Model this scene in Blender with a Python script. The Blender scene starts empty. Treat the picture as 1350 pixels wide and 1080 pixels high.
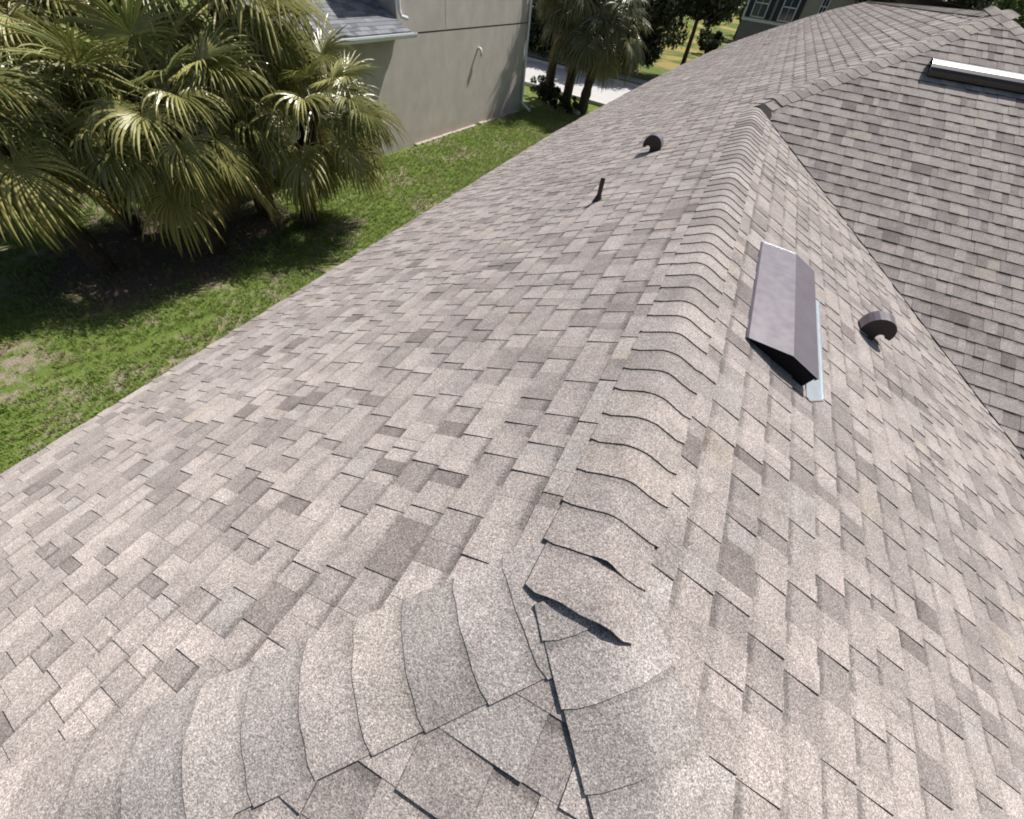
import bpy, math, random
import numpy as np
from mathutils import Vector, Matrix
random.seed(7); rng = np.random.default_rng(7)
SC = bpy.context.scene
COL = SC.collection

# ------------------------------------------------------------------ camera
CAM_R = Vector((0.89417494, 0.43711492, 0.09685926))
CAM_U = Vector((-0.38809302, 0.64886793, 0.65448776))
CAM_F = Vector((-0.2232375, 0.62281695, -0.74984269))
CAM_P = Vector((-0.117, -0.530, 1.0777))
FPX = 545.0188
cd = bpy.data.cameras.new('camera'); cam = bpy.data.objects.new('camera', cd); COL.objects.link(cam)
m = Matrix.Identity(4)
for i in range(3):
    m[i][0] = CAM_R[i]; m[i][1] = CAM_U[i]; m[i][2] = -CAM_F[i]; m[i][3] = CAM_P[i]
cam.matrix_world = m
cd.sensor_width = 36; cd.lens = FPX / 1350 * 36; cd.clip_start = 0.02; cd.clip_end = 2000
SC.camera = cam
def proj(p):
    d = Vector(p) - CAM_P; z = d.dot(CAM_F)
    if z <= 0.01: return (1e6, 1e6, z)
    return (675 + FPX * d.dot(CAM_R) / z, 540 - FPX * d.dot(CAM_U) / z, z)

# ------------------------------------------------------------------ light
SUN = Vector((0.215, 0.575, 0.788)).normalized()
w = bpy.data.worlds.new('World'); SC.world = w; w.use_nodes = True
nt = w.node_tree; bg = nt.nodes['Background']
sky = nt.nodes.new('ShaderNodeTexSky'); sky.sky_type = 'NISHITA'; sky.sun_disc = False
sky.sun_elevation = math.asin(SUN.z); sky.sun_rotation = math.atan2(SUN.x, SUN.y)
sky.air_density = 1.0; sky.dust_density = 2.5; sky.ozone_density = 0.6
nt.links.new(sky.outputs[0], bg.inputs[0]); bg.inputs[1].default_value = 0.065
sd = bpy.data.lights.new('sun', 'SUN'); sun = bpy.data.objects.new('sun', sd); COL.objects.link(sun)
sd.energy = 5.0; sd.angle = math.radians(0.53); sd.color = (1.0, 0.95, 0.905)
sun.rotation_euler = (-SUN).to_track_quat('-Z', 'Y').to_euler(); sun.location = (0, 0, 20)
SC.view_settings.view_transform = 'Standard'; SC.view_settings.look = 'None'
SC.view_settings.exposure = 0.40; SC.view_settings.gamma = 1.0
try: SC.cycles.filter_width = 1.9
except Exception: pass

# ------------------------------------------------------------------ helpers
def tag(o, label=None, cat=None, group=None, kind=None):
    if label: o['label'] = label
    if cat: o['category'] = cat
    if group: o['group'] = group
    if kind: o['kind'] = kind
    return o
def empty(name, loc=(0, 0, 0), rz=0):
    o = bpy.data.objects.new(name, None); COL.objects.link(o); o.empty_display_size = .2
    o.location = loc; o.rotation_euler = (0, 0, rz); return o
def mesh(name, V, F, mat, parent=None, smooth=False, cols=None, uvs=None, mats=None):
    me = bpy.data.meshes.new(name); me.from_pydata([tuple(v) for v in V], [], F)
    for mt in (mat if isinstance(mat, (list, tuple)) else [mat]): me.materials.append(mt)
    if mats is not None: me.polygons.foreach_set('material_index', mats)
    if cols is not None:
        a = me.color_attributes.new('tone', 'FLOAT_COLOR', 'CORNER')
        a.data.foreach_set('color', np.asarray(cols, dtype=np.float32).ravel())
    if uvs is not None:
        u = me.uv_layers.new(name='grid'); u.data.foreach_set('uv', np.asarray(uvs, dtype=np.float32).ravel())
    if smooth: me.polygons.foreach_set('use_smooth', [True] * len(me.polygons))
    me.update()
    o = bpy.data.objects.new(name, me); COL.objects.link(o)
    if parent: o.parent = parent
    return o
class MB:
    def __init__(s): s.V = []; s.F = []; s.M = []
    def poly(s, pts, mi=0):
        n = len(s.V); s.V += [tuple(p) for p in pts]; s.F.append(list(range(n, n + len(pts)))); s.M.append(mi)
    def box(s, c, sz, rot=None, mi=0):
        c = Vector(c); h = Vector(sz) / 2; n = len(s.V)
        for dx in (-1, 1):
            for dy in (-1, 1):
                for dz in (-1, 1):
                    v = Vector((dx * h.x, dy * h.y, dz * h.z))
                    if rot is not None: v = rot @ v
                    s.V.append(tuple(c + v))
        for f in ((0, 1, 3, 2), (4, 6, 7, 5), (0, 4, 5, 1), (2, 3, 7, 6), (0, 2, 6, 4), (1, 5, 7, 3)):
            s.F.append([n + i for i in f]); s.M.append(mi)
    def tube(s, pts, r, n=10, mi=0, cap=True):
        pts = [Vector(p) for p in pts]; rs = r if isinstance(r, (list, tuple)) else [r] * len(pts)
        base = len(s.V); up = Vector((0.13, 0.21, 1)).normalized()
        t0 = (pts[1] - pts[0]).normalized(); a = t0.cross(Vector((1, 0, 0)) if abs(t0.x) < .8 else Vector((0, 1, 0))).normalized()
        for i, p in enumerate(pts):
            t = (pts[min(i + 1, len(pts) - 1)] - pts[max(i - 1, 0)]).normalized()
            a = (a - t * a.dot(t)).normalized(); b = t.cross(a)
            for k in range(n):
                an = 2 * math.pi * k / n; s.V.append(tuple(p + (a * math.cos(an) + b * math.sin(an)) * rs[i]))
        for i in range(len(pts) - 1):
            for k in range(n):
                k2 = (k + 1) % n; s.F.append([base + i * n + k, base + i * n + k2, base + (i + 1) * n + k2, base + (i + 1) * n + k]); s.M.append(mi)
        if cap:
            s.F.append([base + k for k in range(n)][::-1]); s.M.append(mi)
            e = base + (len(pts) - 1) * n; s.F.append([e + k for k in range(n)]); s.M.append(mi)
    def build(s, name, mat, parent=None, smooth=False):
        return mesh(name, s.V, s.F, mat, parent, smooth, mats=s.M if isinstance(mat, (list, tuple)) else None)

# ------------------------------------------------------------------ materials
def mat(name, rough=.8, spec=.3):
    m = bpy.data.materials.new(name); m.use_nodes = True; t = m.node_tree; b = t.nodes['Principled BSDF']
    b.inputs['Roughness'].default_value = rough; b.inputs['Specular IOR Level'].default_value = spec
    return m, t, b
def N(t, ty, **kw):
    n = t.nodes.new(ty)
    for k, v in kw.items():
        if k.startswith('i_'):
            n.inputs[k[2:].replace('_', ' ')].default_value = v
        else: setattr(n, k, v)
    return n
def noise(t, scale, detail=3, rough=.55, vec=None, dist=0):
    n = N(t, 'ShaderNodeTexNoise'); n.inputs['Scale'].default_value = scale; n.inputs['Detail'].default_value = detail
    n.inputs['Roughness'].default_value = rough; n.inputs['Distortion'].default_value = dist
    if vec is not None: t.links.new(vec, n.inputs['Vector'])
    return n.outputs['Fac']
def mrange(t, x, a, b, c, d, smooth=False):
    n = N(t, 'ShaderNodeMapRange'); n.interpolation_type = 'SMOOTHSTEP' if smooth else 'LINEAR'
    t.links.new(x, n.inputs[0])
    for i, v in enumerate((a, b, c, d)): n.inputs[i + 1].default_value = v
    return n.outputs[0]
def mth(t, op, a, b=None):
    n = N(t, 'ShaderNodeMath', operation=op)
    for i, v in enumerate((a, b)):
        if v is None: continue
        if isinstance(v, (int, float)): n.inputs[i].default_value = v
        else: t.links.new(v, n.inputs[i])
    return n.outputs[0]
def mixc(t, f, a, b, mode='MIX'):
    n = N(t, 'ShaderNodeMix', data_type='RGBA', blend_type=mode)
    for i, v in ((0, f), (6, a), (7, b)):
        if isinstance(v, (int, float)): n.inputs[i].default_value = v
        elif isinstance(v, tuple): n.inputs[i].default_value = (*v, 1)
        else: t.links.new(v, n.inputs[i])
    return n.outputs[2]
def scalec(t, c, f):
    n = N(t, 'ShaderNodeVectorMath', operation='SCALE')
    if isinstance(c, tuple): n.inputs[0].default_value = c
    else: t.links.new(c, n.inputs[0])
    t.links.new(f, n.inputs['Scale']); return n.outputs[0]
def bump(t, b, h, strength=.3, dist=.01):
    n = N(t, 'ShaderNodeBump'); n.inputs['Strength'].default_value = strength; n.inputs['Distance'].default_value = dist
    t.links.new(h, n.inputs['Height']); t.links.new(n.outputs[0], b.inputs['Normal'])
def pos(t): return N(t, 'ShaderNodeNewGeometry').outputs['Position']
def simple(name, col, rough=.7, spec=.3, metal=0, nz=None, amp=.15, bmp=0):
    m, t, b = mat(name, rough, spec); b.inputs['Metallic'].default_value = metal
    if nz:
        f = mrange(t, noise(t, nz, 5, .6, pos(t)), .25, .75, 1 - amp, 1 + amp)
        t.links.new(scalec(t, col, f), b.inputs['Base Color'])
        if bmp: bump(t, b, noise(t, nz * 6, 3, .6, pos(t)), bmp, .004)
    else: b.inputs['Base Color'].default_value = (*col, 1)
    return m

# asphalt shingle: per-piece tone + granules + the darker strip printed along the head of each exposure
def shingle_mat():
    m, t, b = mat('asphalt_shingle', .92, .18)
    at = N(t, 'ShaderNodeAttribute', attribute_name='tone')
    uv = N(t, 'ShaderNodeUVMap', uv_map='grid'); sx = N(t, 'ShaderNodeSeparateXYZ'); t.links.new(uv.outputs[0], sx.inputs[0])
    p = pos(t)
    g1 = noise(t, 300, 2, .65, p); g2 = noise(t, 120, 2, .6, p)
    v = N(t, 'ShaderNodeTexVoronoi'); v.inputs['Scale'].default_value = 260; t.links.new(p, v.inputs['Vector'])
    sv = N(t, 'ShaderNodeSeparateXYZ'); t.links.new(v.outputs['Color'], sv.inputs[0])
    f1 = mrange(t, g1, .3, .7, .42, 1.60); f2 = mrange(t, g2, .3, .7, .86, 1.14); f3 = mrange(t, sv.outputs[0], 0, 1, .66, 1.34)
    f = mth(t, 'MULTIPLY', mth(t, 'MULTIPLY', f1, f2), f3)
    big = mrange(t, noise(t, 1.1, 4, .6, p), .3, .7, .93, 1.07)
    mid = mth(t, 'MULTIPLY', mrange(t, noise(t, 8, 4, .65, p), .3, .7, .90, 1.09), mrange(t, noise(t, 4.5, 2, .5, p, .4), .52, .66, 1.0, .86, True))
    f = mth(t, 'MULTIPLY', f, mth(t, 'MULTIPLY', big, mid))
    # printed shadow band
    wob = mth(t, 'ADD', sx.outputs[1], mth(t, 'MULTIPLY', mth(t, 'SUBTRACT', g2, .5), .22))
    band = mrange(t, wob, .10, .30, 1.0, 0.0, True)
    bs = mth(t, 'MULTIPLY', band, at.outputs['Alpha'])
    f = mth(t, 'MULTIPLY', f, mth(t, 'SUBTRACT', 1.0, bs))
    t.links.new(scalec(t, at.outputs['Color'], f), b.inputs['Base Color'])
    bump(t, b, mth(t, 'ADD', g1, sv.outputs[0]), .5, .0016)
    return m
M = {}
M['shingle'] = shingle_mat()
M['shingle'].node_tree.nodes['Principled BSDF'].inputs['Diffuse Roughness'].default_value = 0.35
M['edge'] = simple('asphalt_edge', (.035, .031, .029), .9, .2)
M['deck'] = simple('roof_underlay', (.05, .047, .045), .95, .1)
M['stucco'] = simple('stucco', (.45, .42, .37), .95, .15, nz=1.2, amp=.06, bmp=.3)
M['brownmetal'] = None

def brown_metal():
    m, t, b = mat('painted_brown_metal', .34, .5)
    p = pos(t)
    f = mrange(t, noise(t, 6, 4, .6, p), .3, .7, .85, 1.15)
    t.links.new(scalec(t, (.100, .084, .104), f), b.inputs['Base Color'])
    t.links.new(mrange(t, noise(t, 14, 4, .6, p), .3, .7, .28, .38), b.inputs['Roughness'])
    b.inputs['Coat Weight'].default_value = .35; b.inputs['Coat Roughness'].default_value = .25
    return m
M['brownmetal'] = brown_metal()
M['brownsatin'] = simple('satin_brown_metal', (.040, .033, .036), .40, .5)
M['darkin'] = simple('vent_inside', (.018, .014, .016), .9, .1)
M['vside'] = simple('brown_vent_side', (.045, .032, .034), .6, .3)
M['galv'] = simple('galvanised_flashing', (.55, .60, .63), .35, .5, .8, nz=20, amp=.1)
M['lead'] = simple('pipe_boot', (.05, .038, .038), .6, .3, nz=15, amp=.2)
M['white'] = simple('white_paint', (.74, .76, .78), .45, .4, nz=6, amp=.05)
M['trunk'] = simple('palm_trunk', (.085, .065, .05), .95, .1, nz=14, amp=.45, bmp=.8)
M['bark'] = simple('bark', (.06, .05, .04), .95, .1, nz=12, amp=.35, bmp=.8)

def leaf_mat(name, c1, c2, rough=.38, spec=.5, trans=.25, c3=None):
    m, t, b = mat(name, rough, spec)
    oi = N(t, 'ShaderNodeObjectInfo')
    f = mth(t, 'ADD', mth(t, 'MULTIPLY', noise(t, 3.5, 3, .6, pos(t)), .8), mth(t, 'MULTIPLY', oi.outputs['Random'], .6))
    c = mixc(t, mrange(t, f, .35, 1.0, 0, 1), c1, c2)
    at = N(t, 'ShaderNodeAttribute', attribute_name='tone')
    if c3: c = mixc(t, at.outputs['Fac'], c, c3)
    t.links.new(c, b.inputs['Base Color'])
    tr = N(t, 'ShaderNodeBsdfTranslucent'); t.links.new(mixc(t, .5, c, (.12, .16, .02), 'ADD'), tr.inputs['Color'])
    mx = N(t, 'ShaderNodeMixShader'); mx.inputs[0].default_value = trans
    t.links.new(b.outputs[0], mx.inputs[1]); t.links.new(tr.outputs[0], mx.inputs[2])
    t.links.new(mx.outputs[0], t.nodes['Material Output'].inputs['Surface'])
    return m
M['frond'] = leaf_mat('palm_frond', (.10, .135, .040), (.34, .34, .12), .34, .5, .16, (.34, .27, .09))
M['frond_dry'] = leaf_mat('dry_palm_frond', (.17, .12, .065), (.26, .19, .10), .6, .3, .12, (.3, .22, .12))
M['leaf_dark'] = leaf_mat('dark_leaf', (.018, .026, .013), (.04, .05, .022), .4, .5, .12)
M['leaf_mid'] = leaf_mat('green_leaf', (.04, .075, .02), (.075, .12, .035), .5, .4, .2)
M['grass'] = leaf_mat('grass_blade', (.145, .215, .042), (.22, .29, .08), .55, .25, .25, (.30, .26, .14))

# ------------------------------------------------------------------ roof geometry (metres)
U = .143; S = .4467; K = math.sqrt(1 + S * S)
G = .9514 * U                     # plan depth of one course
WE = 25.285 * U                   # half width to the left eave
LR = 44.644 * U                   # where the near ridge runs into the big roof
YP = -.402 * U                    # near end of the ridge
AX = 16.2 * U; AY = LR + AX; AZ = S * AX
CW = 1.1536 * U                   # cap half width
GZ = -4.12                        # ground level

TONES = [((.410, .366, .340), 36), ((.368, .328, .305), 28), ((.328, .292, .273), 20), ((.285, .253, .237), 10), ((.232, .203, .189), 3), ((.405, .357, .314), 2), ((.372, .342, .323), 5)]
TN = [t for t, k in TONES for _ in range(k)]
def tone(dark=0):
    c = random.choice(TN); j = random.uniform(.95, 1.05)
    if dark and random.random() < dark: c = random.choice(TN[64:94])
    return (c[0] * j, c[1] * j, c[2] * j)
EDGE = (.055, .048, .045)

def clip(poly, hp):
    a, b, c = hp; out = []; n = len(poly)      # keep a*x+b*y<=c
    for i in range(n):
        p, q = poly[i], poly[(i + 1) % n]
        dp = a * p[0] + b * p[1] - c; dq = a * q[0] + b * q[1] - c
        if dp <= 0: out.append(p)
        if (dp < 0 < dq) or (dq < 0 < dp):
            t = dp / (dp - dq); out.append(tuple(p[k] + (q[k] - p[k]) * t for k in range(len(p))))
    return out
pieces = []      # each: dict(V,F,cols,uvs,area)
def add_piece(poly2, zf, nrm, h0, h1, gap, col):
    """poly2: (x,y,v) polygon in plan; v = 0 head .. 1 butt. Builds the top face and the cut edges."""
    n = len(poly2)
    if n < 3: return
    A = 0
    for i in range(n): A += poly2[i][0] * poly2[(i + 1) % n][1] - poly2[(i + 1) % n][0] * poly2[i][1]
    if abs(A) < 2e-4: return
    if A < 0: poly2 = poly2[::-1]
    top = []; bot = []
    for x, y, v in poly2:
        hh = h0 + (h1 - h0) * v
        if y < LR + .1:
            dd = min(abs(x) if y > YP else 9, (abs(abs(x) - (YP - y)) * .72) if y < YP + .15 else 9)
            if dd < CW + .035: hh = min(hh, .0040 + .0004 * (1 if h1 > .006 else 0))
        b = Vector((x, y, zf(x, y))); top.append(b + nrm * hh); bot.append(b - nrm * .002)
    V = top + bot; F = [list(range(n))]
    for i in range(n): j = (i + 1) % n; F.append([i, n + i, n + j, j])
    cols = [(*col, .42 if gap else .16)] * n; uvs = [(poly2[i][0] * 3, poly2[i][2]) for i in range(n)]
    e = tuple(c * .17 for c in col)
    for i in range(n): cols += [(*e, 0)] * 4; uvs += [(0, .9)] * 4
    P = [proj(q) for q in top]
    ins = all(q[2] > 0 for q in P) and any(-140 < q[0] < 1490 and -110 < q[1] < 1190 for q in P)
    if not ins: return
    vis = any(0 < q[0] < 1350 and 0 < q[1] < 1080 for q in P)
    ar = 0
    if vis:
        Q = [(min(max(q[0], 0), 1350), min(max(q[1], 0), 1080)) for q in P]
        ar = abs(sum(Q[i][0] * Q[(i + 1) % n][1] - Q[(i + 1) % n][0] * Q[i][1] for i in range(n))) / 2
    pieces.append((ar, V, F, cols, uvs))
def lay(face, zf, nrm, butt0, k0, k1, amin, amax, hps, lift=0.0, low=(.0036, .0048)):
    """face gives the mapping (along, down) -> plan x,y ; butts at butt0 + k*G measured downslope in plan."""
    for k in range(k0, k1):
        b1 = butt0 + k * G; b0 = b1 - G
        a = amin - random.random() * .3; tooth = random.random() < .5; jog = random.uniform(-.0015, .0015)
        while a < amax:
            wd = random.choice((.06, .08, .09, .11, .12, .14, .17, .20)) * random.uniform(.9, 1.1) if tooth else random.uniform(.05, .14)
            q = [(a, b0, 0), (a + wd - .0012, b0, 0), (a + wd - .0012, b1 + jog, 1), (a, b1 + jog, 1)]
            pl = [(*face(aa, bb), v) for aa, bb, v in q]
            for hp in hps(pl): pl = clip(pl, hp) if pl else pl
            if pl:
                h1 = random.uniform(.0082, .0100) if tooth else random.uniform(*low)
                h0 = .0026 if tooth else .0006
                add_piece(pl, zf, nrm, lift + h0, lift + h1, not tooth, tone(0 if tooth else .25))
            a += wd; tooth = (not tooth) if random.random() < .86 else tooth
nL = Vector((-S, 0, 1)).normalized(); nR = Vector((S, 0, 1)).normalized()
nM = Vector((0, -S, 1)).normalized(); nE = nM.copy()
zL = lambda x, y: S * x
zR = lambda x, y: -S * x
zM = lambda x, y: S * (y - LR)
zE = lambda x, y: S * (y - YP)
# far outline of the left plane, as convex half planes through successive points
outl = [(-25.285, 66), (-24.2, 76), (-22.2, 94), (-19.8, 111), (-17.2, 124), (-11.0, 143.5), (-5, 147.5), (3.2, 148.8), (8.6, 146), (13.5, 133), (16.2, 60.84)]
outl = [(x * U, y * U) for x, y in outl]
def hp_through(p, q):   # region to the right-hand side when walking p->q (interior of the roof)
    dx, dy = q[0] - p[0], q[1] - p[1]
    return (-dy, dx, -dy * p[0] + dx * p[1])
FAR = [hp_through(outl[i], outl[i + 1]) for i in range(len(outl) - 1)]
def hpsL(pl):
    cy = sum(p[1] for p in pl) / len(pl); cx = sum(p[0] for p in pl) / len(pl)
    r = list(FAR)
    r.append((1, -1, -YP) if cy < 0.2 else (0, 0, 0))              # near-left hip:  x - y <= -YP  (y >= x+YP)
    if cy < 0.2: r[-1] = (1, -1, -YP) if False else (-1, -1, 1e9)
    r.append((-1, -1, 1e9))
    if cy < LR - .05 and cx < G: r.append((1, 0, -.035))
    else: r.append((1, -1, -LR))
    # hip of the near end: keep y >= YP + x   (x negative)
    r.append((1, -1, -YP - .045))
    return [h for h in r if h != (0, 0, 0)]
lay(lambda a, b: (-b, a), zL, nL, (1.5464 - .9514) * U, -20, 27, -4.2, 21.6, hpsL)
lay(lambda a, b: (b, a), zR, nR, (2.518 - .9514) * U, -3, 24, -4.2, LR + .3,
    lambda pl: [(-1, 0, -.035), (-1, -1, -YP - .045), (1, 1, LR), (1, 0, WE)])
lay(lambda a, b: (a, -b), zM, nM, -(LR - 6.0475 * U), -26, 46, -.2, 6.5,
    lambda pl: [(-1, -1, -LR), (-1, 1, LR), (1, 1, AY + AX), (0, -1, 1e9)], lift=.010, low=(.0062, .0074))
lay(lambda a, b: (a, -b), zE, nE, 2.41 * U, -4, 22, -3.6, 3.6,
    lambda pl: [(-1, 1, YP - .045), (1, 1, YP - .045), (0, -1, 1e9)])

house = empty('house', (0, 3, GZ))
tag(house, 'near house under the camera with a grey-beige shingle hip roof filling the picture', 'house')
house_inv = Matrix.Translation((0, -3, -GZ))
HO = Vector((0, 3, GZ))
pieces.sort(key=lambda p: -p[0])
for ar, V, F, cols, uvs in pieces[:300]:
    c = sum(V, Vector()) / len(V)
    o = mesh('shingle', [v - c for v in V], F, M['shingle'], house, cols=cols, uvs=uvs); o.location = c - HO
V = []; F = []; C = []; UVS = []
for ar, v, f, c, u in pieces[300:]:
    n = len(V); V += [q - HO for q in v]; F += [[n + i for i in ff] for ff in f]; C += c; UVS += u
tag(mesh('shingles', V, F, M['shingle'], house, cols=C, uvs=UVS), kind='stuff')
print('pieces', len(pieces))

# roof deck under the shingles, walls, soffit
E0 = -WE; ez = -S * WE
dk = MB()
def P3(x, y, z): return Vector((x, y, z)) - HO
def dpoly(pts, z, off=-.022): dk.poly([P3(x, y, z(x, y) + off) for x, y in pts])
yn = YP - WE
dpoly([(-WE, yn), (0, YP), (0, LR), (-WE, LR)], zL)
dpoly([(-WE, LR), (0, LR), (AX, AY)] + outl[::-1][1:] + [(-WE, AY)], zL)
dpoly([(0, YP), (WE, yn), (WE, LR - WE), (0, LR)], zR)
dpoly([(-WE, yn), (WE, yn), (0, YP)], zE)
XE = AX + (AZ - ez) / S
dpoly([(0, LR), (WE, LR - WE), (XE, LR - WE), (AX, AY)], zM, .008)
zEast = lambda x, y: AZ - S * (x - AX)
dpoly([(AX, AY), (XE, LR - WE), (XE, outl[-3][1]), outl[-2]], zEast)
o = dk.build('roof_deck', M['deck'], house)
fs = MB()
def strip(p, q, zt, h=.16, th=.03):
    p = Vector(p); q = Vector(q); d = (q - p).normalized(); nn = Vector((d.y, -d.x)) * th
    for a, b in (((p.x, p.y), (q.x, q.y)), ((p.x + nn.x, p.y + nn.y), (q.x + nn.x, q.y + nn.y))):
        fs.poly([P3(a[0], a[1], zt), P3(b[0], b[1], zt), P3(b[0], b[1], zt - h), P3(a[0], a[1], zt - h)])
strip((-WE + .01, yn), (-WE + .01, outl[0][1]), ez - .01)
strip((-WE, yn + .01), (WE, yn + .01), ez - .01)
strip((WE - .01, yn), (WE - .01, LR - WE), ez - .01)
for i in range(len(outl) - 4):
    a, b = outl[i], outl[i + 1]
    fs.poly([P3(a[0], a[1], S * a[0] - .01), P3(b[0], b[1], S * b[0] - .01), P3(b[0], b[1], S * b[0] - .18), P3(a[0], a[1], S * a[0] - .18)])
fs.build('fascia', M['white'], house)
wl = MB(); iw = WE - .42
wpts = [(-iw, yn + .42), (iw, yn + .42), (iw, LR - iw), (XE - .4, LR - iw), (XE - .4, 18), (-1.2, 20.2), (-iw + .6, 16.2), (-iw, 10)]
for i in range(len(wpts)):
    a, b = wpts[i], wpts[(i + 1) % len(wpts)]
    za = ez + .02; wl.poly([P3(*a, GZ), P3(*b, GZ), P3(*b, za), P3(*a, za)])
wl.build('wall', M['stucco'], house)
sf = MB(); sf.poly([P3(-WE, yn, ez - .17), P3(WE, yn, ez - .17), P3(WE, LR - WE, ez - .17), P3(XE, LR - WE, ez - .17), P3(XE, 18, ez - .17), P3(-iw, 9.4, ez - .17), P3(-WE, 9.4, ez - .17)])
sf.build('soffit', M['white'], house)

# ---- ridge and hip caps, each folded over its own edge
PQ = [-1.0, -.78, -.5, -.30, -.2, -.1, 0, .1, .2, .30, .5, .78, 1.0]
def cap(p0, p1, n1, n2, expo, hb, ha, lift=None, col=None, wl_=1.0, wr_=1.0, skirt=.0036, over=.18, trim=None, conf=None):
    """p0 = butt end on the crest line, p1 = far direction. n1/n2 normals of the left/right plane."""
    d = (p1 - p0).normalized(); o1 = d.cross(n1); o2 = d.cross(n2)
    o1 = -o1.normalized() if False else o1.normalized(); o2 = o2.normalized()
    # o pointing away from crest, downwards
    o1 = o1 if o1.z < 0 else -o1; o2 = o2 if o2.z < 0 else -o2
    r = .30 * CW; rows = [0, .012, .5 * expo, expo * (1 + over)]
    top = []; bot = []; V = []
    def pt(q, t, h):
        ww = CW * (wl_ if q < 0 else wr_) * (1 - .03 * (t / expo)); s_ = abs(q) * ww
        if abs(q) >= .30: b = (o1 if q < 0 else o2) * s_; nn = n1 if q < 0 else n2
        else:
            u = (q + .3) / .6; b = o1 * r * (1 - u) ** 2 + o2 * r * u ** 2; nn = (n1 * (1 - u) + n2 * u).normalized()
        return p0 + d * t + b + nn * h
    J = random.uniform(-.004, .004); sk = random.uniform(-.02, .02)
    for ri, t in enumerate(rows):
        row = []; rb = []
        for q in PQ:
            tt = t + (J + sk * q * .3 if ri < 2 else 0)
            if ri == 0: tt += .010 * max(0, abs(q) - .8) / .2 + (.0015 * math.sin(q * 9 + J * 900))
            if ri == 1: tt += .002 * max(0, abs(q) - .8) / .2 + (.0015 * math.sin(q * 9 + J * 900))
            f = 1 - min(1, t / (expo * (1 + over)))
            h = ha + (hb - ha) * f
            if lift: h += lift(q) * max(0, f) ** 3
            sk_ = .0036 if lift is not None else (.0095 if abs(q) == 1 else skirt)
            a_, b_ = pt(q, tt, h), pt(q, tt, h - sk_)
            if conf:
                a_ = conf(a_, h); b_ = conf(b_, h - sk_)
            row.append(a_); rb.append(b_)
        top.append(row); bot.append(rb)
    nq = len(PQ); V = [p for r_ in top for p in r_] + [p for r_ in bot for p in r_]; off = nq * len(rows)
    F = []; cols = []; uvs = []; col = col or tone(.12)
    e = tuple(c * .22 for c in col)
    for i in range(len(rows) - 1):
        for j in range(nq - 1):
            F.append([i * nq + j, i * nq + j + 1, (i + 1) * nq + j + 1, (i + 1) * nq + j])
            cols += [(*col, .26)] * 4
            vv = [1 - rows[i] / expo, 1 - rows[i + 1] / expo]; uvs += [(0, vv[0]), (0, vv[0]), (0, max(vv[1], 0.0)), (0, max(vv[1], 0.0))]
    def side(idx):
        for a, b in zip(idx[:-1], idx[1:]):
            n0 = len(V); V.extend([V[a], V[a + off], V[b + off], V[b]]); F.append([n0, n0 + 1, n0 + 2, n0 + 3]); cols.extend([(*e, 0)] * 4); uvs.extend([(0, .9)] * 4)
    side(list(range(nq))); side([i * nq for i in range(len(rows))]); side([i * nq + nq - 1 for i in range(len(rows))])
    c = p0.copy()
    ob = mesh('ridge_cap', [v - c for v in V], F, M['shingle'], house, cols=cols, uvs=uvs); ob.location = c - HO
    for i, pz in enumerate(ob.data.polygons):
        pz.use_smooth = i < (len(rows) - 1) * (nq - 1)
    return ob
PEACH = (.41, .365, .325); LT = (.39, .35, .325); MD = (.34, .305, .285); DK = (.25, .228, .215)
cc = {-1: (.325, .29, .272), 0: (.335, .30, .28), 1: (.33, .296, .278), 2: (.385, .343, .313), 3: (.365, .327, .302), 4: (.39, .35, .32), 5: (.34, .305, .287), 6: (.31, .278, .26), 7: (.35, .315, .295), 8: LT}
def liftA(q): return .009 * math.exp(-((q - .42) / .33) ** 2) + .005 * math.exp(-((q + .25) / .2) ** 2)
def conf(p, h):
    ze = zE(p.x, p.y) + h * 1.095
    if p.z > ze: return Vector((p.x, p.y, ze + .10 * (p.z - ze)))
    return p
def liftB(q): return .012 * math.exp(-((q - .12) / .16) ** 2)
yax = Vector((0, 1, 0))
for n in range(-1, 44):
    p0 = Vector((0, n * U, 0))
    lf = liftA if n == -1 else (liftB if n == 0 else None)
    if n == -1: cap(p0, p0 + yax, nL, nR, U, .0195, .0135, lf, cc.get(n), wl_=.95, wr_=.94, conf=conf)
    else: cap(p0, p0 + yax, nL, nR, U, (.0185 if n == 0 else .0150 if n == 1 else .0122), (.0095 if n == 0 else .0066), lf, cc.get(n), wr_=.94 if n < 1 else 1)
# near-left hip and near-right hip
hl = Vector((-1, -1, -S)); hr = Vector((1, -1, -S)); Pk = Vector((0, YP, 0)); st = math.sqrt(2 + S * S)
ts = [.98, 1.70, 2.46, 3.10, 3.80]; ts += [3.8 + .71 * k for k in range(1, 30)]
hcols = [(.345, .317, .30), (.385, .352, .332), (.315, .29, .272), (.41, .37, .338), LT, (.335, .308, .29), (.40, .365, .34), (.32, .295, .28), MD]
for i, t in enumerate(ts):
    if t * U > WE: break
    p0 = Pk + hl * (t * U); prev = t - (ts[i - 1] if i else .22)
    cap(p0, p0 - hl, nL, nE, prev * st * U * .98, .0088, .0062, None, hcols[i] if i < len(hcols) else None)
ts = [.50, 1.18, 1.97] + [1.97 + .72 * k for k in range(1, 32)]
hcols = [(.345, .318, .30), (.375, .343, .325), (.315, .29, .274), (.375, .343, .32)]
for i, t in enumerate(ts):
    if t * U > WE: break
    p0 = Pk + hr * (t * U); prev = t - (ts[i - 1] if i else .12)
    cap(p0, p0 - hr, nE, nR, prev * st * U * .98, .0135, .0105, None, hcols[i] if i < len(hcols) else None)
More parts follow.
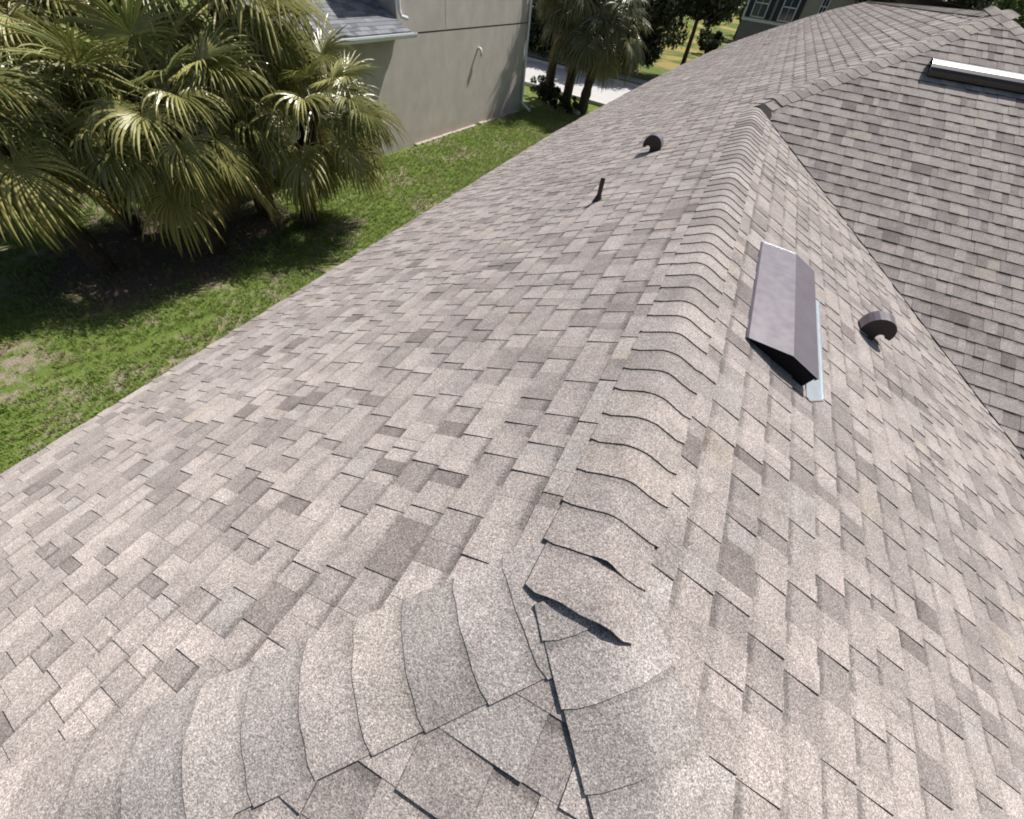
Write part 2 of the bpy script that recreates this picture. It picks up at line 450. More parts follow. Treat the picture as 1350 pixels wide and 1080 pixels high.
# hip climbing from the ridge end to the big roof's apex, the far ridge, and the apex's right hip
Q = Vector((0, LR, 0)); A = Vector((AX, AY, AZ)); L = (A - Q).length; n = int(L / U)
for i in range(n + 1):
    p0 = Q + (A - Q) * ((i + .6) / (n + 1)); cap(p0, A, nL, nM, U, .021 if i else .011, .0165 if i else .009, None)
B = Vector((outl[-2][0], outl[-2][1], S * outl[-2][0])); nEs = Vector((S, 0, 1)).normalized(); n = int((B - A).length / U)
for i in range(n):
    p0 = A + (B - A) * (i / n); cap(p0, B, nL, nEs, U, .020, .013, None)
d = Vector((1, -1, -S)).normalized(); n = 24
for i in range(n, -1, -1):
    p0 = A + d * (i * U + .02); cap(p0, A - d, nM, nEs, U, .021, .0165, None)

# ------------------------------------------------------------------ vents on the roof
def ridge_vent(loc, rz, label, metal_flash=True):
    """local: +x downhill, y along the courses, z up; origin on the roof at the uphill edge."""
    root = empty('roof_vent', loc, rz); tag(root, label, 'roof vent', 'brown hood vents on the roof')
    Lh = 1.22; prof = [(0.0, .022), (.226, .006), (.392, -.072)] if metal_flash else [(0.0, .035), (.02, .062), (.07, .072), (.13, .062), (.19, .036), (.225, .008), (.235, -.022)]
    ex, ez_ = prof[-1]; fx = prof[-2][0]
    rf = lambda x: -S * x
    hd = MB(); th = .004
    for (a, b) in zip(prof[:-1], prof[1:]):
        hd.poly([(a[0], 0, a[1]), (b[0], 0, b[1]), (b[0], Lh, b[1]), (a[0], Lh, a[1])])
        hd.poly([(a[0], 0, a[1] - th), (a[0], Lh, a[1] - th), (b[0], Lh, b[1] - th), (b[0], 0, b[1] - th)])
    for y in (0, Lh):
        for (a, b) in zip(prof[:-1], prof[1:]):
            hd.poly([(a[0], y, a[1]), (a[0], y, a[1] - th), (b[0], y, b[1] - th), (b[0], y, b[1])])
    a = prof[-1]; hd.poly([(a[0], 0, a[1]), (a[0], Lh, a[1]), (a[0] - .012, Lh, a[1] - (.018 if metal_flash else .05)), (a[0] - .012, 0, a[1] - (.018 if metal_flash else .05))])
    a = prof[0]; hd.poly([(a[0], 0, a[1]), (a[0], Lh, a[1]), (a[0] - .012, Lh, rf(-.012) + .009), (a[0] - .012, 0, rf(-.012) + .009)])
    hd.build('hood', M['brownmetal'] if metal_flash else M['brownsatin'], root, False)
    # folded lip along the two end edges
    lp = MB()
    for y in (-.002, Lh + .002):
        lp.tube([(x, y, z - .001) for x, z in prof], .0022, 6)
    lp.build('hood_lip', M['galv'], root)
    for y in (.02, Lh - .02):
        ep = MB(); pts = [(x_ - .004 * (x_ > .1), z_ - .006) for x_, z_ in prof] + [(ex - .035, rf(ex) + .004), (0, .006)]
        for dy in (0, .003): ep.poly([(x, y + dy, z) for x, z in pts])
        ep.build('end_plate', M['darkin'], root)
    br = MB(); bx_ = ex - .07; zt = -.052 if metal_flash else .02
    br.poly([(bx_, .02, rf(bx_) + .01), (bx_, Lh - .02, rf(bx_) + .01), (bx_ - .01, Lh - .02, zt), (bx_ - .01, .02, zt)])
    for k in range(14): br.box((bx_ + .004, .06 + k * .084, rf(bx_) + .045), (.006, .012, .07))
    br.build('baffle', M['darkin'], root)
    fl = MB(); z = .0125; pts = [(.385, -.045), (.41, -.055), (.503, .05), (.503, Lh - .10), (.385, Lh - .10)] if metal_flash else [(.05, .03), (.20, .03), (.20, Lh - .03), (.05, Lh - .03)]
    fl.poly([(x, y, rf(x) + z) for x, y in pts])
    for i in range(len(pts)):
        p, q = pts[i], pts[(i + 1) % len(pts)]
        fl.poly([(p[0], p[1], rf(p[0]) + z), (q[0], q[1], rf(q[0]) + z), (q[0], q[1], rf(q[0]) + .002), (p[0], p[1], rf(p[0]) + .002)])
    if metal_flash: fl.tube([(.503, .05, rf(.503) + z + .002), (.503, Lh - .10, rf(.503) + z + .002)], .004, 6)
    fl.build('flashing', M['galv'] if metal_flash else M['darkin'], root)
    return root
ridge_vent((.345, 1.53, -S * .345), 0, 'long brown metal hood vent beside the near ridge, grey-purple top, dark open end')
v2 = ridge_vent((1.66, 7.56, S * (7.56 - LR) + .012), -math.pi / 2, 'long hood vent on the shaded far roof face with a bright white sun glare', False)
def gooseneck(loc, rz, label):
    root = empty('gooseneck_vent', loc, rz); tag(root, label, 'roof vent', 'small curved gooseneck vents')
    # profile in local x (downhill) / z ; arch from the uphill neck over and down to the mouth
    w_ = .125; R = .105; cx, cz = .11, .022
    outer = [(cx - R, -.045)] + [(cx + R * math.cos(a), cz + R * math.sin(a)) for a in [math.pi - i * (math.pi * 1.10) / 12 for i in range(13)]]
    r2 = .026; inner = [(cx + .040 + r2 * math.cos(a), cz - .034 + r2 * math.sin(a)) for a in [math.pi - i * math.pi * .9 / 8 for i in range(9)]]
    inner = [(cx + .016, -.08)] + inner
    sh = MB()
    for a, b in zip(outer[:-1], outer[1:]):
        sh.poly([(a[0], 0, a[1]), (b[0], 0, b[1]), (b[0], w_, b[1]), (a[0], w_, a[1])])
    sh.build('hood', M['brownmetal'], root, True)
    sd_ = MB()
    for y in (.003, w_ - .003):
        m_ = len(outer); k_ = len(inner)
        for i in range(m_ - 1):
            j0 = int(i * (k_ - 1) / (m_ - 1)); j1 = int((i + 1) * (k_ - 1) / (m_ - 1))
            q = [(outer[i][0], y, outer[i][1]), (outer[i + 1][0], y, outer[i + 1][1]), (inner[j1][0], y, inner[j1][1])]
            if j0 != j1: q.append((inner[j0][0], y, inner[j0][1]))
            sd_.poly(q)
    for a, b in zip(inner[:-1], inner[1:]):
        sd_.poly([(a[0], .003, a[1]), (b[0], .003, b[1]), (b[0], w_ - .003, b[1]), (a[0], w_ - .003, a[1])])
    sd_.poly([(outer[-1][0], 0, outer[-1][1]), (outer[-1][0], w_, outer[-1][1]), (inner[-1][0], w_, inner[-1][1]), (inner[-1][0], 0, inner[-1][1])])
    sd_.build('side_panel', M['vside'], root)
    return root
gooseneck((1.245, 2.83, -S * 1.245 + .0), 0, 'small dark curved vent on the right slope, downhill of the long hood vent')
gooseneck((-.80, 5.18 , -S * .80 + .0), math.pi, 'small dark curved vent on the left slope above the thin pipe')
pv = empty('vent_pipe', (-1.012, 3.455, S * -1.012)); tag(pv, 'thin dark vertical plumbing pipe standing on the left slope', 'vent pipe')
mb = MB(); mb.tube([(0, 0, -.02), (0, 0, .19)], .021, 14, cap=False); mb.tube([(0, 0, .19), (0, 0, .06)], .016, 14, cap=False); mb.tube([(0, 0, .10), (0, 0, .101)], .0165, 14)
mb.build('pipe', M['lead'], pv, True)
mb = MB(); mb.tube([(0, 0, -.01), (0, 0, .015), (0, 0, .05)], [.05, .036, .023], 16, cap=False); mb.build('boot', M['lead'], pv, True)

# ------------------------------------------------------------------ ground
def ground_mat():
    m, t, b = mat('lawn_ground', .95, .1)
    p = pos(t); s = N(t, 'ShaderNodeSeparateXYZ'); t.links.new(p, s.inputs[0])
    n1 = noise(t, .9, 5, .6, p); n2 = noise(t, 5, 5, .65, p); n3 = noise(t, 40, 3, .7, p)
    green = mixc(t, mrange(t, n2, .3, .7, 0, 1), (.11, .17, .034), (.165, .215, .055))
    dirt = mixc(t, mrange(t, n3, .3, .7, 0, 1), (.24, .19, .13), (.36, .31, .25))
    k = mrange(t, mth(t, 'ADD', mth(t, 'MULTIPLY', n1, .6), mth(t, 'MULTIPLY', n2, .4)), .50, .60, 0, 1, True)
    col = mixc(t, k, green, dirt)
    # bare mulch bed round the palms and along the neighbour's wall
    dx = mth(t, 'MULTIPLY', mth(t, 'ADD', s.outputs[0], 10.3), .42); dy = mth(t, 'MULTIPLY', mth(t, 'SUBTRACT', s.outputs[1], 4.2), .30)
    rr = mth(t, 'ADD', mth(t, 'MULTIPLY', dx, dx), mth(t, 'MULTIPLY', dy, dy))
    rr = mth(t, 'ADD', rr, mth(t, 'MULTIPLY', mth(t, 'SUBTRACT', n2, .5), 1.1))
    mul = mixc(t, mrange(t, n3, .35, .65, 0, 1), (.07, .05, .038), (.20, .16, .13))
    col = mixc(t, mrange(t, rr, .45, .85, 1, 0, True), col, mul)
    far = mrange(t, s.outputs[1], 34, 40, 0, 1, True)
    dry = mixc(t, mrange(t, noise(t, .25, 3, .5, p), .45, .6, 0, 1, True), (.10, .14, .03), (.30, .24, .09))
    col = mixc(t, far, col, dry)
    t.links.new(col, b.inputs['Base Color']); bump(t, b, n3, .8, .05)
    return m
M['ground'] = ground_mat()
gv = []; gf = []
xs = np.linspace(-26, 10, 73); ys = np.linspace(-8, 24, 65)
o = mesh('ground', [(-400, -200, GZ - .02), (400, -200, GZ - .02), (400, 600, GZ - .02), (-400, 600, GZ - .02)], [[0, 1, 2, 3]], M['ground']); tag(o, kind='structure')
# lawn blades (nobody could count them)
def wall_x(y): return -10.25 + (y - 12.2) * .105
def bare(x, y):
    e = ((x + 10.3) * .42) ** 2 + ((y - 4.2) * .30) ** 2
    n = .5 + .5 * math.sin(x * 2.1 + 1.3 * math.sin(y * 1.7)) * math.sin(y * 1.9 + 1.1 * math.sin(x * 2.7))
    return e, n
V = []; F = []; C = []
cnt = 0
while cnt < 60000:
    x = random.uniform(-15.5, -4.8); y = random.uniform(-2.5, 21.5)
    if y > 7.5 and x < wall_x(y) + .45 * random.random() ** 2 + .08: 
        cnt += 1; continue
    if y < 7.5 and x < -11 and random.random() < .4: cnt += 1; continue
    e, n = bare(x, y); cnt += 1
    if e < .42 and random.random() < .85: continue
    if n > .72 and y < 8 and random.random() < .85: continue
    if abs(x + 8.1 - .25 * (y - .5)) < .10 and y < 3 and random.random() < .7: continue
    hgt = random.uniform(.03, .065) * (1.25 if n < .35 else 1); dry = 1.0 if random.random() < (.10 + .35 * (n > .6)) else 0.0
    for k in range(4):
        an = random.uniform(0, 6.283); r = random.uniform(0, .05); bx = x + r * math.cos(an * 3); by = y + r * math.sin(an * 3)
        wv = .006; ux, uy = math.cos(an), math.sin(an); ln = hgt * random.uniform(.3, .8)
        i = len(V)
        V += [(bx - uy * wv, by + ux * wv, GZ - .01), (bx + uy * wv, by - ux * wv, GZ - .01), (bx + ux * ln * .35 + uy * wv, by + uy * ln * .35 - ux * wv, GZ + hgt * .7), (bx + ux * ln * .35 - uy * wv, by + uy * ln * .35 + ux * wv, GZ + hgt * .7), (bx + ux * ln, by + uy * ln, GZ + hgt * random.uniform(.7, 1))]
        F += [[i, i + 1, i + 2, i + 3], [i + 3, i + 2, i + 4]]
        C += [(dry, dry, dry, 1)] * 7
tag(mesh('lawn_grass', V, F, M['grass'], cols=C), 'green lawn grass with thin sandy patches between the two houses', 'grass', kind='stuff')

# street beyond the neighbour's side yard
M['concrete'] = simple('pale_road', (.46, .45, .44), .9, .2, nz=3, amp=.08)
M['kerb'] = simple('kerb', (.50, .48, .45), .9, .2, nz=8, amp=.1)
def band(name, y0, y1, z, m_):
    sl = -.16
    o = MB(); pts = [(-60, y0 - sl * -52), (60, y0 + sl * 68), (60, y1 + sl * 68), (-60, y1 - sl * -52)]
    pts = [(-60, y0 + sl * (-60 + 8)), (60, y0 + sl * (60 + 8)), (60, y1 + sl * (60 + 8)), (-60, y1 + sl * (-60 + 8))]
    o.poly([(x, y, GZ + z) for x, y in pts]); 
    for i in range(4):
        p, q = pts[i], pts[(i + 1) % 4]; o.poly([(*p, GZ + z), (*p, GZ - .05), (*q, GZ - .05), (*q, GZ + z)])
    return tag(o.build(name, m_), kind='structure')
band('road', 24.9, 30.6, .004, M['concrete'])
band('kerb', 30.6, 30.85, .13, M['kerb']); band('kerb', 24.6, 24.9, .13, M['kerb'])
band('pavement', 32.2, 33.2, .02, M['kerb'])
o = MB(); o.poly([(-7.6, 19.6, GZ + .004), (-6.6, 20.2, GZ + .004), (-5.4, 24.6, GZ + .004), (-7.0, 24.6, GZ + .004)])

# ------------------------------------------------------------------ neighbour's house
nb = empty('neighbour_house', (-12, 14, GZ)); NO = Vector((-12, 14, GZ))
tag(nb, 'grey stucco two-storey house across the side lawn, low dark shingle roof and white gutter', 'house')
M['nstucco'] = None
def nst():
    m, t, b = mat('grey_stucco', .95, .12); p = pos(t)
    s = N(t, 'ShaderNodeSeparateXYZ'); t.links.new(p, s.inputs[0])
    mp = N(t, 'ShaderNodeMapping'); mp.inputs['Scale'].default_value = (1, 1.0, .7); t.links.new(p, mp.inputs[0])
    st_ = noise(t, 2.2, 5, .6, mp.outputs[0]); f = mrange(t, st_, .3, .7, .88, 1.08)
    c = scalec(t, (.50, .46, .415), f)
    low = mrange(t, mth(t, 'ADD', s.outputs[2], mth(t, 'MULTIPLY', noise(t, 3, 4, .6, p), .5)), -4.0, -3.3, 1, 0, True)
    c = mixc(t, mth(t, 'MULTIPLY', low, .5), c, (.36, .31, .24))
    t.links.new(c, b.inputs['Base Color']); bump(t, b, noise(t, 60, 3, .6, p), .5, .006)
    return m
M['nstucco'] = nst()
def nv(*p): return Vector(p) - NO
WN, WF = 12.85, 20.45            # y span of the two-storey wall
bz = -1.17                        # floor line
w1 = MB()
def quadw(mb_, y0, y1, z0, z1, dx=0): mb_.poly([nv(wall_x(y0) + dx, y0, z0), nv(wall_x(y1) + dx, y1, z0), nv(wall_x(y1) + dx, y1, z1), nv(wall_x(y0) + dx, y0, z1)])
quadw(w1, 8.2, WF, GZ - .1, bz - .02)
quadw(w1, WN, WF, bz + .02, 1.7, -.012)
quadw(w1, WN, WF, bz - .03, bz + .03, -.03)      # recessed joint
xf = wall_x(WF); w1.poly([nv(xf, WF, GZ - .1), nv(xf - 8, WF + .9, GZ - .1), nv(xf - 8, WF + .9, 1.7), nv(xf, WF, 1.7)])
xn = wall_x(WN) - .012; w1.poly([nv(xn, WN, -1.6), nv(xn - 8, WN + .9, -1.6), nv(xn - 8, WN + .9, 1.7), nv(xn, WN, 1.7)][::-1])
w1.poly([nv(wall_x(8.2), 8.2, GZ - .1), nv(wall_x(8.2) - 6, 8.8, GZ - .1), nv(wall_x(8.2) - 6, 8.8, bz), nv(wall_x(8.2), 8.2, bz)])
w1.build('wall', M['nstucco'], nb)
jm = MB(); 
for yy in (15.1,): quadw(jm, yy, yy + .012, bz + .05, 1.7, -.009)
quadw(jm, WN, WF, bz - .020, bz + .022, -.02)
jm.build('control_joint', simple('joint_shadow', (.14, .13, .12), .95, .1), nb)
ft = MB()
for i in range(26):
    y0 = 12.6 + i * .3; xx = wall_x(y0 + .15); 
    if 17 < y0 < 19.8 or 13 < y0 < 16.8: ft.box(nv(xx + .06, y0 + .15, GZ + random.uniform(-.02, .0)), (.12 + random.uniform(0, .05), .31, .09))
ft.build('footing', simple('pale_footing', (.40, .36, .30), .95, .1, nz=5, amp=.2), nb)
# upper roof, above the frame
ur = MB(); ov = .35
pts = [(wall_x(WN) + ov, WN - ov, 1.62), (wall_x(WF) + ov, WF + ov, 1.62), (wall_x(WF) - 4, WF - 3.4, 3.4), (wall_x(WN) - 4, WN + 3.6, 3.4)]
ur.poly([nv(*p) for p in pts]); ur.poly([nv(pts[0][0], pts[0][1], 1.62), nv(*pts[3]), nv(wall_x(WN) - 8.4, WN - ov + .9, 1.62)])
ur.poly([nv(pts[1][0], pts[1][1], 1.62), nv(wall_x(WN) - 8.4, WF + ov + .9, 1.62), nv(*pts[2])])
ur.poly([nv(pts[0][0], pts[0][1], 1.60), nv(wall_x(WN) - 8.4, WN - ov + .9, 1.60), nv(wall_x(WN) - 8.4, WF + ov + .9, 1.60), nv(pts[1][0], pts[1][1], 1.60)])
M['nshingle'] = simple('dark_grey_shingle', (.16, .17, .18), .9, .25, nz=25, amp=.25, bmp=.5)
ur.build('upper_roof', M['nshingle'], nb)
# low shed roof with its own courses
ov = .52; ey = 12.78; ez2 = -1.02; sl = .42
def lr(y, b, h=0): return nv(wall_x(y) + ov - b, y, ez2 + sl * b + h)
db = MB(); db.poly([lr(7.8, 0, -.01), lr(ey, 0, -.01), lr(ey, 4.6, -.01), lr(7.8, 4.6, -.01)])
db.poly([lr(7.8, 0, -.14), lr(7.8, .5, -.30 - .05), lr(ey, .5, -.35), lr(ey, 0, -.14)])
db.poly([lr(ey, 0, -.01), lr(ey, 0, -.14), lr(ey, .55, -.36), lr(ey, 4.6, -.01)])
db.build('low_roof', M['nshingle'], nb)
NT = [simple('grey_shingle_%s' % n_, c_, .9, .2, nz=30, amp=.25) for n_, c_ in (('light', (.21, .22, .235)), ('mid', (.17, .18, .195)), ('dark', (.125, .135, .15)))]
shp = []
k = 0; b = 0.0
while b < 4.5:
    y = 8.2 - random.random() * .4
    while y < ey:
        wd = random.uniform(.18, .42); y1 = min(y + wd, ey)
        sp = MB(); h0, h1 = .002, .012; q = [lr(y, b, h1), lr(y1 - .004, b, h1), lr(y1 - .004, b + .145, h0), lr(y, b + .145, h0)]
        sp.poly(q); sp.poly([q[0], q[1], q[1] - Vector((0, 0, .014)), q[0] - Vector((0, 0, .014))][::-1])
        mt_ = random.choice(NT); 
        if k < 280 and y > 9.0: sp.build('shingle', mt_, nb); k += 1
        else: shp.append((sp, mt_))
        y += wd
    b += .14
V = []; F = []; mi = []
for sp, mt_ in shp:
    n = len(V); V += sp.V; F += [[n + i for i in f] for f in sp.F]; mi += [NT.index(mt_)] * len(sp.F)
tag(mesh('shingles', V, F, NT, nb, mats=mi), kind='stuff')
gt = MB()
def gl(y, b, h): return lr(y, b, h)
prof = [(0, -.02), (0, -.12), (-.09, -.13), (-.13, -.05), (-.13, -.01), (-.118, -.01), (-.10, -.05), (-.08, -.10), (-.012, -.10)]
for (a, b2) in zip(prof[:-1], prof[1:]):
    gt.poly([gl(7.8, a[0], a[1]) + Vector((0, 0, -sl * a[0])), gl(ey + .12, a[0], a[1]) + Vector((0, 0, -sl * a[0])), gl(ey + .12, b2[0], b2[1]) + Vector((0, 0, -sl * b2[0])), gl(7.8, b2[0], b2[1]) + Vector((0, 0, -sl * b2[0]))])
gt.poly([gl(ey + .12, a[0], a[1]) + Vector((0, 0, -sl * a[0])) for a in prof])
gt.build('gutter', M['white'], nb)
def spout(pts, r=.045):
    mb_ = MB(); mb_.tube([nv(*p) for p in pts], r, 4 if False else 8); return mb_.build('downspout', M['white'], nb)
x1 = wall_x(WN)
spout([(x1 + .06, WN + .05, 1.5), (x1 + .06, WN + .05, -.62), (x1 + .10, WN + .08, -.76), (x1 + .22, WN + .22, -.80)], .05)
x2 = wall_x(WF)
spout([(x2 + .07, WF - .08, 1.5), (x2 + .07, WF - .08, -3.72), (x2 + .12, WF - .08, -3.86), (x2 + .62, WF - .35, -3.98)], .05)
pp = MB(); xx = wall_x(16.95)
pp.tube([nv(xx - .02, 16.95, -1.74), nv(xx + .10, 16.95, -1.74), nv(xx + .13, 16.95, -1.78), nv(xx + .13, 16.95, -1.95)], .045, 10)
pp.build('wall_pipe', M['white'], nb, True)

# ------------------------------------------------------------------ house across the street
fh = empty('house', (2, 45, GZ)); FO = Vector((2, 45, GZ))
tag(fh, 'beige house far behind the roof with dark-shuttered windows over grey siding', 'house')
M['beige'] = simple('beige_wall', (.40, .37, .32), .95, .1, nz=2, amp=.05)
M['gsid'] = simple('grey_siding', (.26, .26, .27), .9, .15, nz=2, amp=.05)
M['shut'] = simple('dark_shutter', (.035, .04, .06), .6, .3)
M['glass'] = simple('window_glass', (.05, .065, .09), .08, .6)
fb = MB(); fb.box((-.1, 4.5, 1.45 + 2.87 - .0), (9.6, 9, 2.9)); 
fb.build('upper_wall', M['beige'], fh)
sb = MB(); sb.box((-.1, 4.5, 1.4), (9.7, 9.1, 2.85)); sb.build('lower_wall', M['gsid'], fh)
for i in range(18):
    s_ = MB(); s_.box((-.1, -.062, .1 + i * .155), (9.72, .02, .14), Matrix.Rotation(.06, 3, 'X')); s_.build('siding_board', M['gsid'], fh)
tb = MB(); tb.box((-.1, -.10, 2.87), (9.8, .16, .16)); tb.build('trim_band', M['white'], fh)
tb = MB(); tb.box((-4.95, -.03, 4.3), (.14, .12, 2.9)); tb.build('corner_trim', M['white'], fh)
def fwin(cx, wd, z0, z1, shutter=True):
    wn = MB(); wn.box((cx, -.05, (z0 + z1) / 2), (wd, .06, z1 - z0)); wo = wn.build('window', M['glass'], fh)
    fr = MB()
    for dx in (-wd / 2, wd / 2): fr.box((cx + dx, -.09, (z0 + z1) / 2), (.07, .06, z1 - z0 + .1))
    for zz in (z0, (z0 + z1) / 2, z1): fr.box((cx, -.09, zz), (wd, .06, .06))
    fr.box((cx, -.085, (z0 + z1) / 2), (.03, .04, z1 - z0))
    fr.build('frame', M['white'], wo)
    if shutter:
        for dx in (-1, 1):
            s_ = MB(); s_.box((cx + dx * (wd / 2 + .22), -.07, (z0 + z1) / 2), (.34, .06, z1 - z0 + .1)); s_.build('shutter', M['shut'], fh)
fwin(-4.0, .95, 3.05, 4.5); fwin(-2.1, .95, 3.05, 4.5); fwin(.0, .42, 3.45, 4.7, False)
rf_ = MB(); rf_.poly([(-3.4, -.6, 5.75), (7.3, -.6, 5.75), (5, 4.5, 8.0), (-1, 4.5, 8.0)]); rf_.poly([(-3.4, -.6, 5.75), (-1, 4.5, 8), (-3.4, 9.6, 5.75)]); rf_.poly([(-3.4, 9.6, 5.75), (-1, 4.5, 8), (5, 4.5, 8), (7.3, 9.6, 5.75)]); rf_.poly([(7.3, -.6, 5.75), (7.3, 9.6, 5.75), (5, 4.5, 8)])
rf_.build('roof', M['nshingle'], fh)
rf = bpy.data.objects['roof']; rf.location.x -= 2

# ------------------------------------------------------------------ palms
def frond_mesh(name, elev, R, pet, droop, nleaf=40, spread=150, yellow=.0, seed=0):
    rd = random.Random(seed); V = []; F = []; C = []; dn = Vector((0, 0, -1))
    e = math.radians(elev); d0 = Vector((math.cos(e), 0, math.sin(e)))
    # petiole arc
    pts = []; p = Vector((0.05, 0, 0)); d = d0.copy()
    for i in range(7):
        pts.append(p.copy()); d = (d + dn * (.035 + .06 * droop * .5)).normalized(); p = p + d * pet / 6
    mb_ = MB(); mb_.tube(pts, [.020 - .0018 * i for i in range(7)], 5)
    V += mb_.V; F += mb_.F; C += [(.35, .35, .35, 1)] * sum(len(f) for f in mb_.F)
    base = pts[-1]; fwd = (d + dn * .10).normalized(); side = Vector((0, 1, 0)); up = fwd.cross(side); up = up if up.z > 0 else -up
    if abs(fwd.z) > .97: up = Vector((1, 0, 0))
    tw = rd.uniform(-.35, .35); side = (side * math.cos(tw) + up * math.sin(tw)).normalized(); up = fwd.cross(side); up = up if up.z > 0 else -up
    SEG = (0, .20, .36, .48, .60, .72, .86, 1.0)
    dth = math.radians(2 * spread) / nleaf
    for i in range(nleaf):
        th = -math.radians(spread) + (i + .5 + rd.uniform(-.3, .3)) * dth
        ld = (fwd * math.cos(th) + side * math.sin(th)).normalized()
        ld = (ld + up * (.30 * abs(math.sin(th)) + .05)).normalized()
        Ln = R * (1 - .30 * (abs(th) / math.pi) ** 1.5) * rd.uniform(.80, 1.08)
        tan_ = (-fwd * math.sin(th) + side * math.cos(th)).normalized()
        dr = droop * rd.uniform(.55, 1.35); tip = rd.random() < .5
        lfy = rd.choice((0, 0, 0, .1, .35)); p = base + ld * .02; prev = 0; dd = ld.copy(); rows = []
        for s_ in SEG:
            a = max(0, (s_ - .26)) / .74; bend = min(.95, dr * a ** .8 * 1.05)
            dd = (ld * (1 - bend) + dn * bend + ld * .05).normalized()
            p = p + dd * (s_ - prev) * Ln; prev = s_
            wfull = 2 * s_ * Ln * math.tan(dth / 2) * 1.02
            wmax = 2 * .33 * Ln * math.tan(dth / 2) * 1.02
            wd = min(wfull, wmax) * (1 if s_ < .55 else max(.0, 1 - ((s_ - .55) / .45) ** 1.6)) + .001
            tn = (tan_ - dd * tan_.dot(dd)).normalized(); nn = dd.cross(tn); nn = nn if nn.dot(up) > 0 else -nn
            rows.append((p - tn * wd / 2, p + nn * wd * .45, p + tn * wd / 2))
        n0 = len(V)
        for r_ in rows: V += [tuple(q) for q in r_]
        for k_ in range(len(rows) - 1):
            a0 = n0 + k_ * 3
            yl0 = min(1, max(0, yellow + lfy + (.45 * (SEG[k_] > .8) * (rd.random() < .5)) + rd.uniform(-.05, .1)))
            for j in (0, 1):
                F.append([a0 + j, a0 + j + 1, a0 + j + 4, a0 + j + 3]); C += [(yl0, yl0, yl0, 1)] * 4
    me = bpy.data.meshes.new(name); me.from_pydata([tuple(v) for v in V], [], F)
    a = me.color_attributes.new('tone', 'FLOAT_COLOR', 'CORNER'); a.data.foreach_set('color', np.asarray(C, dtype=np.float32).ravel())
    me.update(); return me
FR = {'up': [], 'mid': [], 'low': [], 'hang': [], 'dead': []}
for k in range(3):
    FR['up'].append(frond_mesh('frond', 62 - 9 * k, .80, .85, .35, yellow=.0, seed=k))
    FR['mid'].append(frond_mesh('frond', 30 - 9 * k, .88, 1.0, .75, yellow=.04 + .05 * k, seed=10 + k))
    FR['low'].append(frond_mesh('frond', 0 - 12 * k, .90, 1.05, 1.0, yellow=.06 + .10 * k, seed=20 + k))
    FR['hang'].append(frond_mesh('frond', -38 - 12 * k, .85, 1.0, 1.0, yellow=.25 + .25 * k, seed=30 + k))
    FR['dead'].append(frond_mesh('frond', -62 - 6 * k, .75, .8, 1.0, spread=100, yellow=.5, seed=40 + k))
for k, l in FR.items():
    for me in l: me.materials.append(M['frond_dry'] if k == 'dead' else M['frond'])
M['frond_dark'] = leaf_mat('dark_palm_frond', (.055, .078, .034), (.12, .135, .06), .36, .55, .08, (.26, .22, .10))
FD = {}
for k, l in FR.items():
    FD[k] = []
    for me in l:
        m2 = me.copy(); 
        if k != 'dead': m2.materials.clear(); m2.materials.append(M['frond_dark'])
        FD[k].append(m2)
def palm(x, y, ztop, lean, n, scale, label, group, seed, dead=4):
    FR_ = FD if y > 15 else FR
    rd = random.Random(seed); root = empty('palm_tree', (x, y, GZ)); tag(root, label, 'palm', group)
    H = ztop - GZ; pts = []; rs = []
    for i in range(15):
        t = i / 14; pts.append((lean[0] * t ** 1.6, lean[1] * t ** 1.6, H * t)); rs.append((.19 - .05 * t) * scale * (1 + .10 * (i % 2)) * rd.uniform(.92, 1.08))
    mb_ = MB(); mb_.tube(pts, rs, 12)
    for i in range(30):   # old leaf boots
        t = rd.uniform(.35, 1); an = rd.uniform(0, 6.28); r = .17 * scale; c = Vector((lean[0] * t ** 1.6 + r * math.cos(an), lean[1] * t ** 1.6 + r * math.sin(an), H * t))
        mb_.box(c, (.05, .09, .22), Matrix.Rotation(an, 3, 'Z') @ Matrix.Rotation(.5, 3, 'Y'))
    mb_.build('trunk', M['trunk'], root, False)
    top = Vector((lean[0], lean[1], H)); ga = 2.39996
    for i in range(n):
        f = i / (n - 1)
        cls = 'up' if f < .16 else 'mid' if f < .42 else 'low' if f < .74 else 'hang'
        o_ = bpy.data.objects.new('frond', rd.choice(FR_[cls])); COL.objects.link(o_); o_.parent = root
        o_.location = top + Vector((0, 0, .15 - .35 * f)); o_.rotation_euler = (rd.uniform(-.12, .12), rd.uniform(-.14, .14), i * ga + rd.uniform(-.25, .25))
        s_ = scale * rd.uniform(.72, 1.18); o_.scale = (s_, s_, s_)
    for i in range(dead):
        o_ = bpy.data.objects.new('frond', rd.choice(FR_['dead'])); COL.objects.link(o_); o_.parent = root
        o_.location = top + Vector((0, 0, -.25)); o_.rotation_euler = (0, 0, rd.uniform(0, 6.28)); o_.scale = (scale,) * 3
        o_['label'] = 'dry brown hanging frond'
g1 = 'fan palms clumped on the side lawn'
palm(-9.4, 4.6, -1.45, (.25, .1), 52, 1.08, 'fan palm at the centre of the near clump, drooping over the dark mulch', g1, 1)
palm(-8.7, 6.7, -1.65, (.5, .4), 46, 1.0, 'fan palm nearest the grey stucco wall, right side of the clump', g1, 2, 6)
palm(-10.4, 2.9, -1.3, (-.2, -.5), 46, 1.05, 'fan palm at the far left of the near clump, cut by the picture edge', g1, 3)
palm(-9.9, 6.5, -.15, (.1, .5), 54, 1.2, 'tallest fan palm at the back of the near clump, top out of the picture', g1, 4)
palm(-11.4, 4.2, -.5, (-.4, 0), 46, 1.1, 'fan palm at the upper left of the near clump behind the others', g1, 5)
g2 = 'fan palms by the street'
